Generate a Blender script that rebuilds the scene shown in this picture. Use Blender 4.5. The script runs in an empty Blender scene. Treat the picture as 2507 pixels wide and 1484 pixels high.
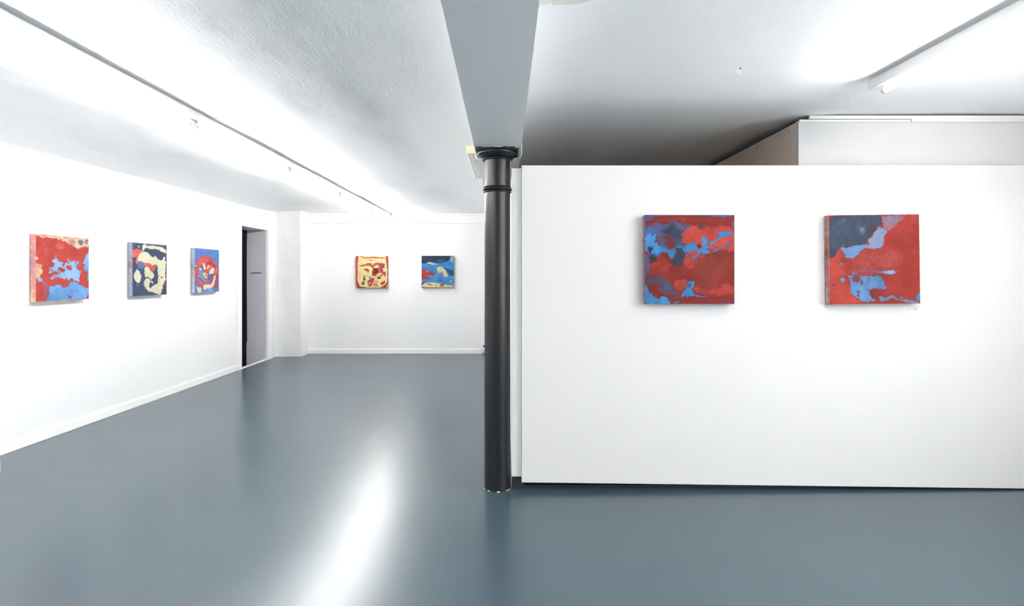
import bpy, bmesh, math
import numpy as np
from mathutils import Vector, Matrix

# ------------------------------------------------------------------ helpers
col = bpy.context.scene.collection
F = 1340.0          # focal length in pixels of the 2507 px wide frame
EYE = 1.40          # eye height, the camera stands at (0, 0, EYE) and looks along +Y
PI = math.pi


def lin(c):
    c = np.asarray(c, float) / 255.0
    return np.where(c <= .04045, c / 12.92, ((c + .055) / 1.055) ** 2.4)


def rgb(r, g, b):
    v = lin((r, g, b))
    return (float(v[0]), float(v[1]), float(v[2]), 1)


def link(o, parent=None):
    col.objects.link(o)
    if parent is not None:
        o.parent = parent
    return o


def tag(o, label=None, cat=None, group=None, kind=None):
    if label: o['label'] = label
    if cat: o['category'] = cat
    if group: o['group'] = group
    if kind: o['kind'] = kind
    return o


def empty(name, loc, rz=0.0):
    o = bpy.data.objects.new(name, None)
    o.location = loc
    o.rotation_euler = (0, 0, rz)
    o.empty_display_size = .1
    return link(o)


class MB:
    """collects shapes that become one mesh object"""
    def __init__(self):
        self.bm = bmesh.new()

    def box(self, x0, x1, y0, y1, z0, z1, bev=0.0, seg=2):
        t = bmesh.new()
        bmesh.ops.create_cube(t, size=1)
        for v in t.verts:
            v.co = Vector(((x0 + x1) / 2 + v.co.x * (x1 - x0), (y0 + y1) / 2 + v.co.y * (y1 - y0),
                           (z0 + z1) / 2 + v.co.z * (z1 - z0)))
        if bev:
            bmesh.ops.bevel(t, geom=list(t.edges), offset=bev, segments=seg, affect='EDGES', profile=.5)
        self.add(t)
        return self

    def add(self, t):
        me = bpy.data.meshes.new('tmp')
        t.to_mesh(me)
        t.free()
        self.bm.from_mesh(me)
        bpy.data.meshes.remove(me)

    def prism(self, pts, z0, z1):
        a = [self.bm.verts.new((p[0], p[1], z0)) for p in pts]
        b = [self.bm.verts.new((p[0], p[1], z1)) for p in pts]
        n = len(pts)
        self.bm.faces.new(a[::-1])
        self.bm.faces.new(b)
        for i in range(n):
            self.bm.faces.new((a[i], a[(i + 1) % n], b[(i + 1) % n], b[i]))
        return self

    def lathe(self, prof, cx=0, cy=0, cz=0, n=64, cap=True, rough=0.0, arc=(0, 2 * PI)):
        """prof: list of (r, z) from bottom to top"""
        full = abs(arc[1] - arc[0] - 2 * PI) < 1e-6
        m = n if full else n + 1
        rings = []
        for r, z in prof:
            ring = []
            for i in range(m):
                a = arc[0] + (arc[1] - arc[0]) * i / n
                rr = r * (1 + rough * math.sin(3 * a + 5 * z) * math.sin(7.3 * z + 2 * a))
                ring.append(self.bm.verts.new((cx + rr * math.cos(a), cy + rr * math.sin(a), cz + z)))
            rings.append(ring)
        for k in range(len(rings) - 1):
            for i in range(n):
                j = (i + 1) % m
                self.bm.faces.new((rings[k][i], rings[k][j], rings[k + 1][j], rings[k + 1][i]))
        if cap:
            self.bm.faces.new(rings[0][::-1])
            self.bm.faces.new(rings[-1])
        return self

    def tube(self, pts, r, n=10, cap=True):
        pts = [Vector(p) for p in pts]
        rings = []
        up = None
        for i, p in enumerate(pts):
            d = (pts[min(i + 1, len(pts) - 1)] - pts[max(i - 1, 0)]).normalized()
            if up is None:
                up = Vector((0, 0, 1)) if abs(d.z) < .9 else Vector((1, 0, 0))
            s = d.cross(up).normalized()
            up = s.cross(d).normalized()
            rings.append([self.bm.verts.new(p + (s * math.cos(2 * PI * k / n) + up * math.sin(2 * PI * k / n)) * r) for k in range(n)])
        for a, b in zip(rings, rings[1:]):
            for i in range(n):
                j = (i + 1) % n
                self.bm.faces.new((a[i], a[j], b[j], b[i]))
        if cap:
            self.bm.faces.new(rings[0][::-1])
            self.bm.faces.new(rings[-1])
        return self

    def build(self, name, mat, parent=None, smooth=False):
        bmesh.ops.recalc_face_normals(self.bm, faces=self.bm.faces)
        me = bpy.data.meshes.new(name)
        self.bm.to_mesh(me)
        self.bm.free()
        if mat: me.materials.append(mat)
        if smooth:
            me.polygons.foreach_set('use_smooth', [True] * len(me.polygons))
            me.set_sharp_from_angle(angle=math.radians(38))
        return link(bpy.data.objects.new(name, me), parent)


# ------------------------------------------------------------------ numpy noise
def vnoise(x, y, seed=0):
    """smooth value noise in -1..1"""
    xi = np.floor(x).astype(np.int64); yi = np.floor(y).astype(np.int64)
    fx = x - xi; fy = y - yi
    fx = fx * fx * fx * (fx * (fx * 6 - 15) + 10); fy = fy * fy * fy * (fy * (fy * 6 - 15) + 10)

    def h(a, b):
        n = (a * 374761393 + b * 668265263 + seed * 974634777) & 0xFFFFFFFF
        n = ((n ^ (n >> 13)) * 1274126177) & 0xFFFFFFFF
        n = n ^ (n >> 16)
        return (n & 0xFFFF) / 32767.5 - 1.0
    a = h(xi, yi); b = h(xi + 1, yi); c = h(xi, yi + 1); d = h(xi + 1, yi + 1)
    return (a * (1 - fx) + b * fx) * (1 - fy) + (c * (1 - fx) + d * fx) * fy


def fbm(x, y, seed=0, octs=4, gain=.5):
    s = 0; a = 1; t = 0
    for k in range(octs):
        s = s + a * vnoise(x * 2 ** k, y * 2 ** k, seed + k * 17); t += a; a *= gain
    return s / t


# ------------------------------------------------------------------ materials
def new_mat(name, base=(.8, .8, .8, 1), rough=.6, metal=0.0, spec=.5):
    m = bpy.data.materials.new(name)
    m.use_nodes = True
    b = m.node_tree.nodes['Principled BSDF']
    b.inputs['Base Color'].default_value = base
    b.inputs['Roughness'].default_value = rough
    b.inputs['Metallic'].default_value = metal
    b.inputs['Specular IOR Level'].default_value = spec
    return m, m.node_tree, b


def coords(nt, scale=(1, 1, 1), kind='Object'):
    tc = nt.nodes.new('ShaderNodeTexCoord'); mp = nt.nodes.new('ShaderNodeMapping')
    nt.links.new(tc.outputs[kind], mp.inputs['Vector'])
    mp.inputs['Scale'].default_value = scale
    return mp.outputs['Vector']


def noise(nt, vec, scale, detail=4, rough=.5, dist=0.0):
    n = nt.nodes.new('ShaderNodeTexNoise')
    n.inputs['Scale'].default_value = scale
    n.inputs['Detail'].default_value = detail
    n.inputs['Roughness'].default_value = rough
    n.inputs['Distortion'].default_value = dist
    nt.links.new(vec, n.inputs['Vector'])
    return n.outputs['Fac']


def ramp(nt, fac, stops):
    r = nt.nodes.new('ShaderNodeValToRGB')
    e = r.color_ramp.elements
    while len(e) < len(stops): e.new(.5)
    for k, (p, c) in enumerate(stops):
        e[k].position = p
        e[k].color = c if len(c) == 4 else (*c, 1)
    nt.links.new(fac, r.inputs['Fac'])
    return r.outputs['Color']


def math_node(nt, op, a, b=None, c=None, clamp=False):
    n = nt.nodes.new('ShaderNodeMath'); n.operation = op; n.use_clamp = clamp
    for i, v in enumerate((a, b, c)):
        if v is None: continue
        if isinstance(v, (int, float)): n.inputs[i].default_value = v
        else: nt.links.new(v, n.inputs[i])
    return n.outputs[0]


def mixcol(nt, fac, a, b):
    n = nt.nodes.new('ShaderNodeMix'); n.data_type = 'RGBA'
    if isinstance(fac, (int, float)): n.inputs['Factor'].default_value = fac
    else: nt.links.new(fac, n.inputs['Factor'])
    for key, v in (('A', a), ('B', b)):
        s = [i for i in n.inputs if i.name == key and i.type == 'RGBA'][0]
        if isinstance(v, tuple): s.default_value = v
        else: nt.links.new(v, s)
    return [o for o in n.outputs if o.type == 'RGBA'][0]


def bump(nt, b, height, strength, dist=.002, prev=None):
    n = nt.nodes.new('ShaderNodeBump')
    n.inputs['Strength'].default_value = strength
    n.inputs['Distance'].default_value = dist
    nt.links.new(height, n.inputs['Height'])
    if prev is not None: nt.links.new(prev, n.inputs['Normal'])
    nt.links.new(n.outputs['Normal'], b.inputs['Normal'])
    return n.outputs['Normal']


def simple(name, base, rough=.6, metal=0.0, spec=.5, var=.04, nscale=14, bstr=.12, bdist=.001):
    """plain paint with faint procedural variation"""
    m, nt, b = new_mat(name, base, rough, metal, spec)
    v = coords(nt)
    f = noise(nt, v, nscale, 3)
    lo = tuple(max(0, c * (1 - var)) for c in base[:3]) + (1,)
    hi = tuple(min(1, c * (1 + var)) for c in base[:3]) + (1,)
    nt.links.new(mixcol(nt, f, lo, hi), b.inputs['Base Color'])
    if bstr:
        bump(nt, b, noise(nt, v, nscale * 12, 3), bstr, bdist)
    return m


M = {}
M['wall'] = simple('wall_paint', (.75, .75, .752, 1), .65, var=.012, nscale=1.5, bstr=0)
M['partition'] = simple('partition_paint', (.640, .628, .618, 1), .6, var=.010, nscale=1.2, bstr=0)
M['trim'] = simple('trim_gloss', (.82, .82, .80, 1), .35, var=.012, nscale=6, bstr=.05)
M['batten'] = simple('cream_batten', (.80, .79, .75, 1), .5, var=.03, nscale=6, bstr=.1)
M['housing'] = simple('white_enamel', (.86, .86, .86, 1), .3, var=.01, bstr=0)
M['socket_plastic'] = simple('white_plastic', (.80, .80, .79, 1), .4, var=.01, bstr=0)
M['cable'] = simple('cable_white', (.74, .74, .70, 1), .5, bstr=0)
M['beige'] = simple('aged_plastic', rgb(232, 222, 190), .4, var=.03, bstr=0)
M['diffuser'] = simple('aged_diffuser', rgb(226, 226, 214), .35, var=.02, bstr=0)
M['dark_gap'] = simple('dark_plinth', rgb(40, 42, 46), .5, var=.3, nscale=20, bstr=.2)
M['black_fabric'] = simple('black_fabric', (.006, .006, .007, 1), .95, spec=.1, var=.2, bstr=.2)
M['leaf_grey'] = simple('grey_door_paint', rgb(212, 213, 220), .45, var=.01, bstr=.04)
M['slot_dark'] = simple('slot_metal', rgb(60, 60, 66), .4, metal=.6, bstr=0)
M['green_dot'] = simple('green_sticker', rgb(70, 190, 60), .6, bstr=0)
M['grey_dot'] = simple('green_grey_sticker', rgb(90, 120, 105), .6, bstr=0)
M['hole'] = simple('dark_hole', rgb(50, 48, 40), .9, bstr=0)
M['grey_board'] = simple('grey_white_board', rgb(236, 236, 228), .6, var=.03, nscale=5, bstr=.08)
M['passage'] = simple('passage_dark', rgb(70, 70, 75), .9, bstr=0)
M['beam'] = simple('beam_paint', (.80, .815, .82, 1), .5, var=.012, nscale=3, bstr=0)

# beige board panels of the storage block
m, nt, b = new_mat('beige_panel', rgb(205, 190, 176), .6)
v = coords(nt)
nt.links.new(mixcol(nt, noise(nt, v, 3, 4), rgb(228, 208, 192), rgb(236, 218, 203)), b.inputs['Base Color'])
bump(nt, b, noise(nt, v, 120, 3), .08, .0008)
M['panel'] = m

# rough plaster (far wall, pier)
def plaster(name, s, base):
    m, nt, b = new_mat(name, base, .6)
    v = coords(nt)
    f = noise(nt, v, 2.2, 5)
    nt.links.new(mixcol(nt, f, tuple(c * .985 for c in base[:3]) + (1,), base), b.inputs['Base Color'])
    n1 = bump(nt, b, noise(nt, v, 7, 5, .55, .6), .5 * s, .012)
    n2 = bump(nt, b, noise(nt, v, 45, 4, .6), .35 * s, .003, n1)
    return m
M['plaster'] = plaster('plaster_wall', .55, (.80, .80, .805, 1))
M['plaster_rough'] = plaster('plaster_pier', 1.1, (.80, .80, .805, 1))

# ceiling: trowelled, pitted plaster
m, nt, b = new_mat('ceiling_plaster', (.80, .805, .81, 1), .7)
v = coords(nt)
vs = coords(nt, (1, 2.6, 1))
v_rot = coords(nt); v_rot.node.inputs['Rotation'].default_value = (0, 0, .6); v_rot.node.inputs['Scale'].default_value = (4.5, 1.0, 1)
f = noise(nt, v, 1.3, 2)
nt.links.new(mixcol(nt, f, (.91, .915, .92, 1), (.93, .935, .94, 1)), b.inputs['Base Color'])
sepx = nt.nodes.new('ShaderNodeSeparateXYZ'); nt.links.new(v, sepx.inputs[0])
bay = nt.nodes.new('ShaderNodeMapRange'); bay.inputs['From Min'].default_value = .1; bay.inputs['From Max'].default_value = -.3
bay.inputs['To Min'].default_value = .28; bay.inputs['To Max'].default_value = 1.0
nt.links.new(sepx.outputs['X'], bay.inputs['Value'])
mask = math_node(nt, 'MULTIPLY', ramp(nt, noise(nt, v, .55, 1), [(.42, (.2, .2, .2)), (.60, (1, 1, 1))]), bay.outputs['Result'])
ridges = ramp(nt, noise(nt, v_rot, 5.5, 5, .66, 1.0), [(.47, (0, 0, 0)), (.56, (1, 1, 1))])
pits_n = nt.nodes.new('ShaderNodeTexVoronoi'); pits_n.inputs['Scale'].default_value = 14
nt.links.new(vs, pits_n.inputs['Vector'])
pits = ramp(nt, pits_n.outputs['Distance'], [(.05, (0, 0, 0)), (.13, (1, 1, 1))])
n1 = bump(nt, b, math_node(nt, 'MULTIPLY', ridges, mask), .27, .0022)
n2 = bump(nt, b, noise(nt, v, 75, 3, .7), .16, .003, n1)
n3 = bump(nt, b, math_node(nt, 'ADD', math_node(nt, 'MULTIPLY', pits, mask), 0.0), .3, .003, n2)
M['ceiling'] = m

# floor: blue-grey gloss paint
m, nt, b = new_mat('floor_paint', (.085, .13, .155, 1), .24, spec=1.0)
v = coords(nt)
vbr = coords(nt, (.8, 5, 1))
f = noise(nt, v, 1.1, 4)
c = mixcol(nt, f, (.029, .054, .071, 1), (.036, .065, .086, 1))
# round faded drips on the paint
pos = nt.nodes.new('ShaderNodeNewGeometry').outputs['Position']
acc = None
for (px, py, r) in ((1785, 1360, .022), (1480, 1405, .016), (2057, 1424, .018), (2287, 1434, .020)):
    D = EYE * F / (py - 672.); X = (px - 1238.) * D / F
    dn = nt.nodes.new('ShaderNodeVectorMath'); dn.operation = 'DISTANCE'
    nt.links.new(pos, dn.inputs[0]); dn.inputs[1].default_value = (X, D, 0)
    s = nt.nodes.new('ShaderNodeMapRange'); s.interpolation_type = 'SMOOTHSTEP'
    s.inputs['From Min'].default_value = r * 1.15; s.inputs['From Max'].default_value = r * .7
    nt.links.new(dn.outputs['Value'], s.inputs['Value'])
    acc = s.outputs['Result'] if acc is None else math_node(nt, 'MAXIMUM', acc, s.outputs['Result'])
c = mixcol(nt, math_node(nt, 'MULTIPLY', acc, .35), c, (.030, .045, .055, 1))
# sparse specks
vo = nt.nodes.new('ShaderNodeTexVoronoi'); vo.inputs['Scale'].default_value = 2.3
nt.links.new(v, vo.inputs['Vector'])
sp = ramp(nt, vo.outputs['Distance'], [(.006, (1, 1, 1)), (.010, (0, 0, 0))])
nt.links.new(c, b.inputs['Base Color'])
r_ = ramp(nt, noise(nt, vbr, 1.6, 5, .6), [(.3, (.277,) * 3), (.7, (.292,) * 3)])
nt.links.new(r_, b.inputs['Roughness'])
n1 = bump(nt, b, noise(nt, v, 150, 2, .6), .10, .0010)
M['floor'] = m

# column: thick glossy black paint
m, nt, b = new_mat('black_gloss_paint', (.010, .011, .013, 1), .34, spec=.42)
v = coords(nt)
vstretch = coords(nt, (1, 1, .3))
speck = ramp(nt, noise(nt, vstretch, 95, 2), [(.755, (0, 0, 0)), (.78, (1, 1, 1))])
nt.links.new(mixcol(nt, math_node(nt, 'MULTIPLY', speck, .5), mixcol(nt, noise(nt, v, 5, 4), (.006, .007, .0085, 1), (.010, .011, .013, 1)), (.3, .3, .29, 1)), b.inputs['Base Color'])
nt.links.new(ramp(nt, noise(nt, v, 9, 5), [(.3, (.29,) * 3), (.7, (.38,) * 3)]), b.inputs['Roughness'])
n1 = bump(nt, b, noise(nt, vstretch, 9, 4), .35, .006)
n2 = bump(nt, b, noise(nt, v, 90, 4), .22, .0015, n1)
M['black'] = m

m, nt, b = new_mat('chipped_paint', (.02, .02, .02, 1), .5)
v = coords(nt)
k1 = ramp(nt, noise(nt, v, 40, 4), [(.44, (0, 0, 0)), (.47, (1, 1, 1))])
k2 = ramp(nt, noise(nt, v, 28, 3), [(.5, (0, 0, 0)), (.54, (1, 1, 1))])
nt.links.new(mixcol(nt, k1, (.012, .013, .014, 1), mixcol(nt, k2, rgb(216, 222, 218), rgb(90, 150, 125))), b.inputs['Base Color'])
M['chipped'] = m
m, nt, b = new_mat('old_cream_paint', rgb(226, 228, 170), .5)
v = coords(nt)
k1 = ramp(nt, noise(nt, v, 22, 3), [(.50, (0, 0, 0)), (.54, (1, 1, 1))])
nt.links.new(mixcol(nt, k1, rgb(20, 24, 26), rgb(226, 228, 170)), b.inputs['Base Color'])
M['cream_edge'] = m


def emit(name, color, strength):
    m = bpy.data.materials.new(name); m.use_nodes = True
    nt = m.node_tree
    nt.nodes.remove(nt.nodes['Principled BSDF'])
    e = nt.nodes.new('ShaderNodeEmission')
    e.inputs['Color'].default_value = color
    e.inputs['Strength'].default_value = strength
    nt.links.new(e.outputs[0], nt.nodes['Material Output'].inputs['Surface'])
    return m
TUBE = 52.0
M['tube'] = emit('fluorescent_glow', (1.0, .99, .975, 1), TUBE)
M['tube_dim'] = emit('dimmer_fluorescent_glow', (1.0, .985, .965, 1), 45.0)  # right row tuned separately, slightly weaker and warmer than the left row

# ------------------------------------------------------------------ the setting
XL, XR = -3.91, 3.75        # side walls
YN, YB = -4.6, 9.67         # wall behind the camera, far wall
CZ = 2.475                  # ceiling
BZ = 2.211                  # beam underside
PY = 3.55                   # display partition face

tag(MB().box(-5.6, XL - .02, 7.3, 9.9, -.75, -.6).build('floor.001', M['passage']), kind='structure')
tag(MB().box(XL - .02, XR + .3, YN - .3, YB + .3, -.2, 0).build('floor', M['floor']), kind='structure')

# ceiling as an undulating skin
def ceiling_z(x, y):
    z = CZ + .010 + .008 * fbm(x * .9 + 3.1, y * .55 + 7.7, 11, 3)
    left = np.clip((-x - .25) / .5, 0, 1)
    z = z + left * (.010 * vnoise(x * 1.7 + 5, y * 1.1 + 2, 5) + .0035 * fbm(x * 5, y * 3.5, 23, 3))
    droop = np.clip((-x - 2.9) / 1.0, 0, 1)
    z = z - .052 * droop ** 1.6 * np.clip((9.6 - y) / 1.2, 0, 1) + .004 * droop * vnoise(x * 2, y * 2.3, 9)
    flat = np.exp(-((x + 2.06) / .16) ** 2) + np.exp(-((x - 2.05) / .16) ** 2)   # the strips under the battens
    z = z * (1 - flat) + flat * (CZ + .006 + .006 * vnoise(y * 1.3 + 4, x * 0 + 3, 8))
    edge = np.clip((y - 9.45) / .2, 0, 1)
    return z * (1 - edge) + edge * CZ

nx, ny = 190, 300
xs = np.linspace(XL - .06, XR + .1, nx); ys = np.linspace(YN - .1, YB + .1, ny)
gx, gy = np.meshgrid(xs, ys)
gz = ceiling_z(gx, gy)
verts = np.stack([gx.ravel(), gy.ravel(), gz.ravel()], 1)
idx = np.arange(nx * ny).reshape(ny, nx)
faces = np.stack([idx[:-1, :-1].ravel(), idx[1:, :-1].ravel(), idx[1:, 1:].ravel(), idx[:-1, 1:].ravel()], 1)
me = bpy.data.meshes.new('ceiling')
me.from_pydata(verts.tolist(), [], faces.tolist())
me.polygons.foreach_set('use_smooth', [True] * len(me.polygons))
me.materials.append(M['ceiling'])
ce = link(bpy.data.objects.new('ceiling', me))
so = ce.modifiers.new('solid', 'SOLIDIFY'); so.thickness = .15; so.offset = -1
tag(ce, kind='structure')

# left wall with its doorway (wall thickness .34 m)
w = MB()
w.box(XL - .34, XL, YN, 8.075, -.62, CZ + .1)
w.box(XL - .34, XL, 9.0, YB + .2, -.62, CZ + .1)
w.box(XL - .34, XL, 8.075, 9.0, EYE + .733, CZ + .1)
tag(w.build('wall_left', M['wall']), kind='structure')
tag(MB().box(XL - .3, XR + .3, YB, YB + .2, -.1, CZ + .1).build('wall_back', M['plaster']), kind='structure')
tag(MB().box(XL - .3, XR + .3, YN - .2, YN, -.1, CZ + .1).build('wall_near', M['wall']), kind='structure')
tag(MB().box(XR, XR + .2, YN, YB, -.1, CZ + .1).build('wall_right', M['wall']), kind='structure')

# added unseen window on the right; its glowing pane supplements the battens' light
M['pane'] = emit('added_daylight_pane', (.93, .97, 1.0, 1), 2.6)
def added_window(name, a, b, z0, z1, side, n=3):
    root = empty(name, (0, 0, 0)); root['kind'] = 'structure'
    fr = MB(); gl = MB()
    def bx(mb, s0, s1, h0, h1, d0, d1):
        if side == 'right': mb.box(XR - d1, XR - d0, s0, s1, h0, h1, .002)
        else: mb.box(s0, s1, YN + d0, YN + d1, h0, h1, .002)
    for k in range(n + 1):
        p = a + (b - a) * k / n
        bx(fr, p - .03, p + .03, z0 - .03, z1 + .03, 0, .05)
    bx(fr, a, b, z0 - .03, z0 + .03, 0, .049); bx(fr, a, b, z1 - .03, z1 + .03, 0, .049)
    bx(gl, a, b, z0, z1, .010, .016)
    fr.build('window_frame', M['trim'], root)
    gl.build('pane', M['pane'], root)
added_window('added_window_1', -2.4, 2.3, .80, 2.2, 'right', 4)

# rough pier in the far left corner: a slightly irregular block
t = bmesh.new()
bmesh.ops.create_cube(t, size=1)
for q in t.verts:
    q.co = Vector((-3.71 + q.co.x * .46, 9.50 + q.co.y * .36, 1.24 + q.co.z * 2.50))
bmesh.ops.bevel(t, geom=[e for e in t.edges if abs(e.verts[0].co.z - e.verts[1].co.z) > 1], offset=.012, segments=3, affect='EDGES')
bmesh.ops.subdivide_edges(t, edges=[e for e in t.edges if abs(e.verts[0].co.z - e.verts[1].co.z) > 1], cuts=40)
bmesh.ops.subdivide_edges(t, edges=[e for e in t.edges if abs(e.verts[0].co.x - e.verts[1].co.x) > .3 and abs(e.verts[0].co.z - e.verts[1].co.z) < .01], cuts=10)
for q in t.verts:
    nn = float(vnoise(np.array(q.co.z * 5 + q.co.y * 3), np.array(q.co.x * 6), 4)) * .006
    nn += float(vnoise(np.array(q.co.z * 16), np.array(q.co.x * 14 + q.co.y * 9), 6)) * .003
    q.co.y += nn
    q.co.x += nn * .8 if q.co.x > -3.6 else 0
w = MB(); w.add(t)
tag(w.build('wall_pier', M['plaster_rough'], smooth=True), kind='structure')

# ceiling beam
w = MB()
z0, z1 = BZ, CZ + .12
b_ = w.bm
pts = [(-.186, YN), (.1, YN), (.1, YB + .02), (-.203, YB + .02), (-.200, 3.5), (-.192, 1.6)]
w.prism(pts, z0, z1)
tag(w.build('ceiling_beam', M['beam']), kind='structure')

# white display partition, standing a few centimetres clear of the floor on a dark batten
w = MB()
x0 = .1035; x1 = XR
zb0 = EYE - 509.5 * PY / F; zb1 = EYE - (525 + (x1 - 3.36) * 4) * PY / F
zt = EYE + 267 * PY / F
t = bmesh.new()
bmesh.ops.create_cube(t, size=1)
for q in t.verts:
    xx = x0 if q.co.x < 0 else x1
    q.co = Vector((xx, PY if q.co.y < 0 else PY + .098, (zt if q.co.z > 0 else (zb0 if q.co.x < 0 else max(.004, zb1)))))
bmesh.ops.bevel(t, geom=list(t.edges), offset=.0018, segments=2, affect='EDGES')
w.add(t)
part = w.build('wall_partition', M['partition'])
tag(part, kind='structure')
# dark batten it stands on and the dark plinth at its end
w = MB()
w.box(.12, XR, PY + .055, PY + .09, 0, .012)
w.box(.040, .12, PY + .050, PY + .09, 0, .074)
tag(w.build('wall_partition_plinth_trim', M['dark_gap']), kind='structure')
# end board of the divider, then the long divider wall under the beam
ED = PY + .035
w = MB()
w.box(.0385, .1025, ED, ED + .085, EYE - 495 * ED / F, EYE + 260 * ED / F, .001)
w.box(.0790, .0800, ED - .0006, ED + .001, EYE - 494 * ED / F, EYE + 259 * ED / F)
tag(w.build('wall_divider_end_board', M['grey_board']), kind='structure')
tag(MB().box(.0405, .1, ED + .086, YB, .0, 2.100).build('wall_divider', M['wall']), kind='structure')

# storage block behind the partition
BY = 3.70
BX = (1955 - 1238) * BY / F
w = MB()
w.box(BX, XR, BY, BY + .03, 0, 2.4405, .001)
tag(w.build('wall_storage', M['partition']), kind='structure')
w = MB()
bd = [BY + .031, 4.352, 4.98, 5.61, 6.24, 6.87, 7.5, 8.13, 8.76, YB - .01]
for a, c_ in zip(bd, bd[1:]):
    w.box(BX + .004, BX + .03, a + .002, c_ - .002, 0, 2.4385, .0015)
w.box(BX + .006, BX + .029, BY + .04, YB - .01, 0, 2.43)
tag(w.build('wall_storage_side', M['panel']), kind='structure')
w = MB()
w.box(BX + .001, 2.728, BY - .012, BY - .001, 2.4285, 2.4445, .001)
w.box(2.735, XR, BY - .012, BY - .001, 2.4285, 2.4485, .001)
w.box(BX + .07, XR, BY - .010, BY + .01, 2.4490, 2.4720, .001)
tag(w.build('trim_2', M['batten']), kind='structure')

# boxed-in band along the top of the far wall
w = MB()
w.box(-3.49, XR, YB - .022, YB, 2.30, 2.440, .002)
w.box(-3.49, XR, YB - .030, YB, 2.446, 2.49, .002)
w.box(-3.49, XR, YB - .010, YB, 2.435, 2.45)
tag(w.build('trim_1', M['trim']), kind='structure')

# baseboards
tag(MB().box(XL, XL + .014, YN, 7.953, 0, .075, .003).build('baseboard_left', M['trim']), kind='structure')
tag(MB().box(-3.485, .04, YB - .016, YB, 0, .078, .003).build('baseboard_back', M['trim']), kind='structure')

# doorway
d = empty('door_1', (XL, 8.57, 0))
d['kind'] = 'structure'
def kid(mb, name, mat, parent=d, smooth=False):
    o = mb.build(name, mat, None, smooth)
    o.parent = parent
    o.matrix_parent_inverse = parent_inverse(parent)
    return o
def parent_inverse(p):
    mat = Matrix.Identity(4)
    q = p
    chain = []
    while q is not None:
        chain.append(q); q = q.parent
    for q in reversed(chain):
        mat = mat @ q.matrix_parent_inverse @ Matrix.LocRotScale(q.location, q.rotation_euler, q.scale)
    return mat.inverted()
top = EYE + .733
w = MB()
w.box(XL - .01, XL + .022, 7.955, 8.073, 0, EYE + .806, .003)
w.box(XL - .01, XL + .022, 9.004, 9.105, 0, EYE + .806, .003)
w.box(XL - .01, XL + .022, 8.073, 9.004, top, EYE + .806, .003)
kid(w, 'door_frame', M['trim'])
w = MB()
w.box(XL - .34, XL + .012, 8.067, 8.079, -.6, top)
w.box(XL - .34, XL + .012, 8.067, 9.004, top - .012, top)
w.box(XL - .012, XL + .012, 8.984, 9.004, 0, top, .003)
kid(w, 'door_lining', M['trim'])
kid(MB().box(XL - .05, XL + .004, 8.080, 8.984, -.02, .010, .003), 'threshold', M['trim'])
w = MB().box(XL - .338, XL - .014, 8.965, 8.998, -.55, top - .014, .002)
leaf = kid(w, 'door_leaf', M['leaf_grey'])
w = MB()
w.box(-4.195, -3.985, 8.960, 8.9655, 1.418, 1.424)
w.box(-4.16, -4.02, 8.958, 8.9655, 1.426, 1.431)
kid(w, 'letter_slot', M['slot_dark'], leaf)
w = MB()
w.tube([(-4.07, 8.966, .566), (-4.07, 8.955, .566)], .011, 12)
kid(w, 'screw_cap', M['socket_plastic'], leaf)

# passage behind, dark
w = MB()
w.box(-5.6, -5.5, 7.3, 9.9, -.7, 2.6)
w.box(-5.6, XL - .34, 7.3, 7.4, -.7, 2.6)
w.box(-5.6, XL - .34, 9.8, 9.9, -.7, 2.6)
w.box(-5.6, XL - .34, 7.3, 9.9, 2.45, 2.6)
tag(w.build('wall_passage', M['passage']), kind='structure')

# black curtain in the opening
cu = bmesh.new()
n = 60; rows = 24
front = []; back = []
for r in range(rows + 1):
    z = -.55 + (top - .02 + .55) * r / rows
    ya = 8.085
    yb = 8.905 + .030 * math.sin((z + .2) * 2.1) * .5 - (.05 if z < .25 else .02 * math.sin(z * 2))
    yb = min(yb, 8.945)
    f_, k_ = [], []
    for i in range(n + 1):
        y = ya + (yb - ya) * i / n
        x = -4.205 + .012 * math.sin(i / n * 9.5 * 2 * PI / 1.6 + .25 * math.sin(z * 2)) * (1 if z < 1.9 else .6)
        f_.append(cu.verts.new((x, y, z))); k_.append(cu.verts.new((x - .004, y, z)))
    front.append(f_); back.append(k_)
for r in range(rows):
    for i in range(n):
        cu.faces.new((front[r][i], front[r][i + 1], front[r + 1][i + 1], front[r + 1][i]))
        cu.faces.new((back[r][i], back[r + 1][i], back[r + 1][i + 1], back[r][i + 1]))
    cu.faces.new((front[r][n], back[r][n], back[r + 1][n], front[r + 1][n]))
w = MB(); w.add(cu)
tag(w.build('black_curtain', M['black_fabric'], smooth=True), 'black cloth curtain hanging behind the doorway in the left wall', 'curtain')

# ------------------------------------------------------------------ cast iron column
CX, CY, = -.0545, 3.60
cr = empty('iron_column', (CX, CY, 0))
tag(cr, 'black cast iron column with moulded capital and collar ring carrying the ceiling beam', 'column', kind='thing')
def cpart(mb, name, mat, smooth=True, parent=cr):
    return mb.build(name, mat, parent, smooth)
prof = [(.088, .0005), (.0868, .03)] + [(.0864 - .0032 * k / 20, .03 + (1.905 - .03) * k / 20) for k in range(1, 21)] + \
       [(.0826, 1.99), (.0822, 2.05), (.0822, 2.10), (.0826, 2.15)]
cpart(MB().lathe(prof, n=72, rough=.006), 'shaft', M['black'])
# collar of two rolls
w = MB()
def roll(zc, r0, rr, hh, n=10):
    return [(r0 + rr * math.cos(a), zc + hh * math.sin(a)) for a in [(-PI / 2 + PI * i / n) for i in range(n + 1)]]
w.lathe([(.082, 1.935)] + roll(1.941, .084, .0080, .006) + roll(1.957, .0850, .0125, .0085) + roll(1.9715, .0845, .006, .004) + [(.082, 1.976)], n=72)
cpart(w, 'collar_ring', M['black'])
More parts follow.
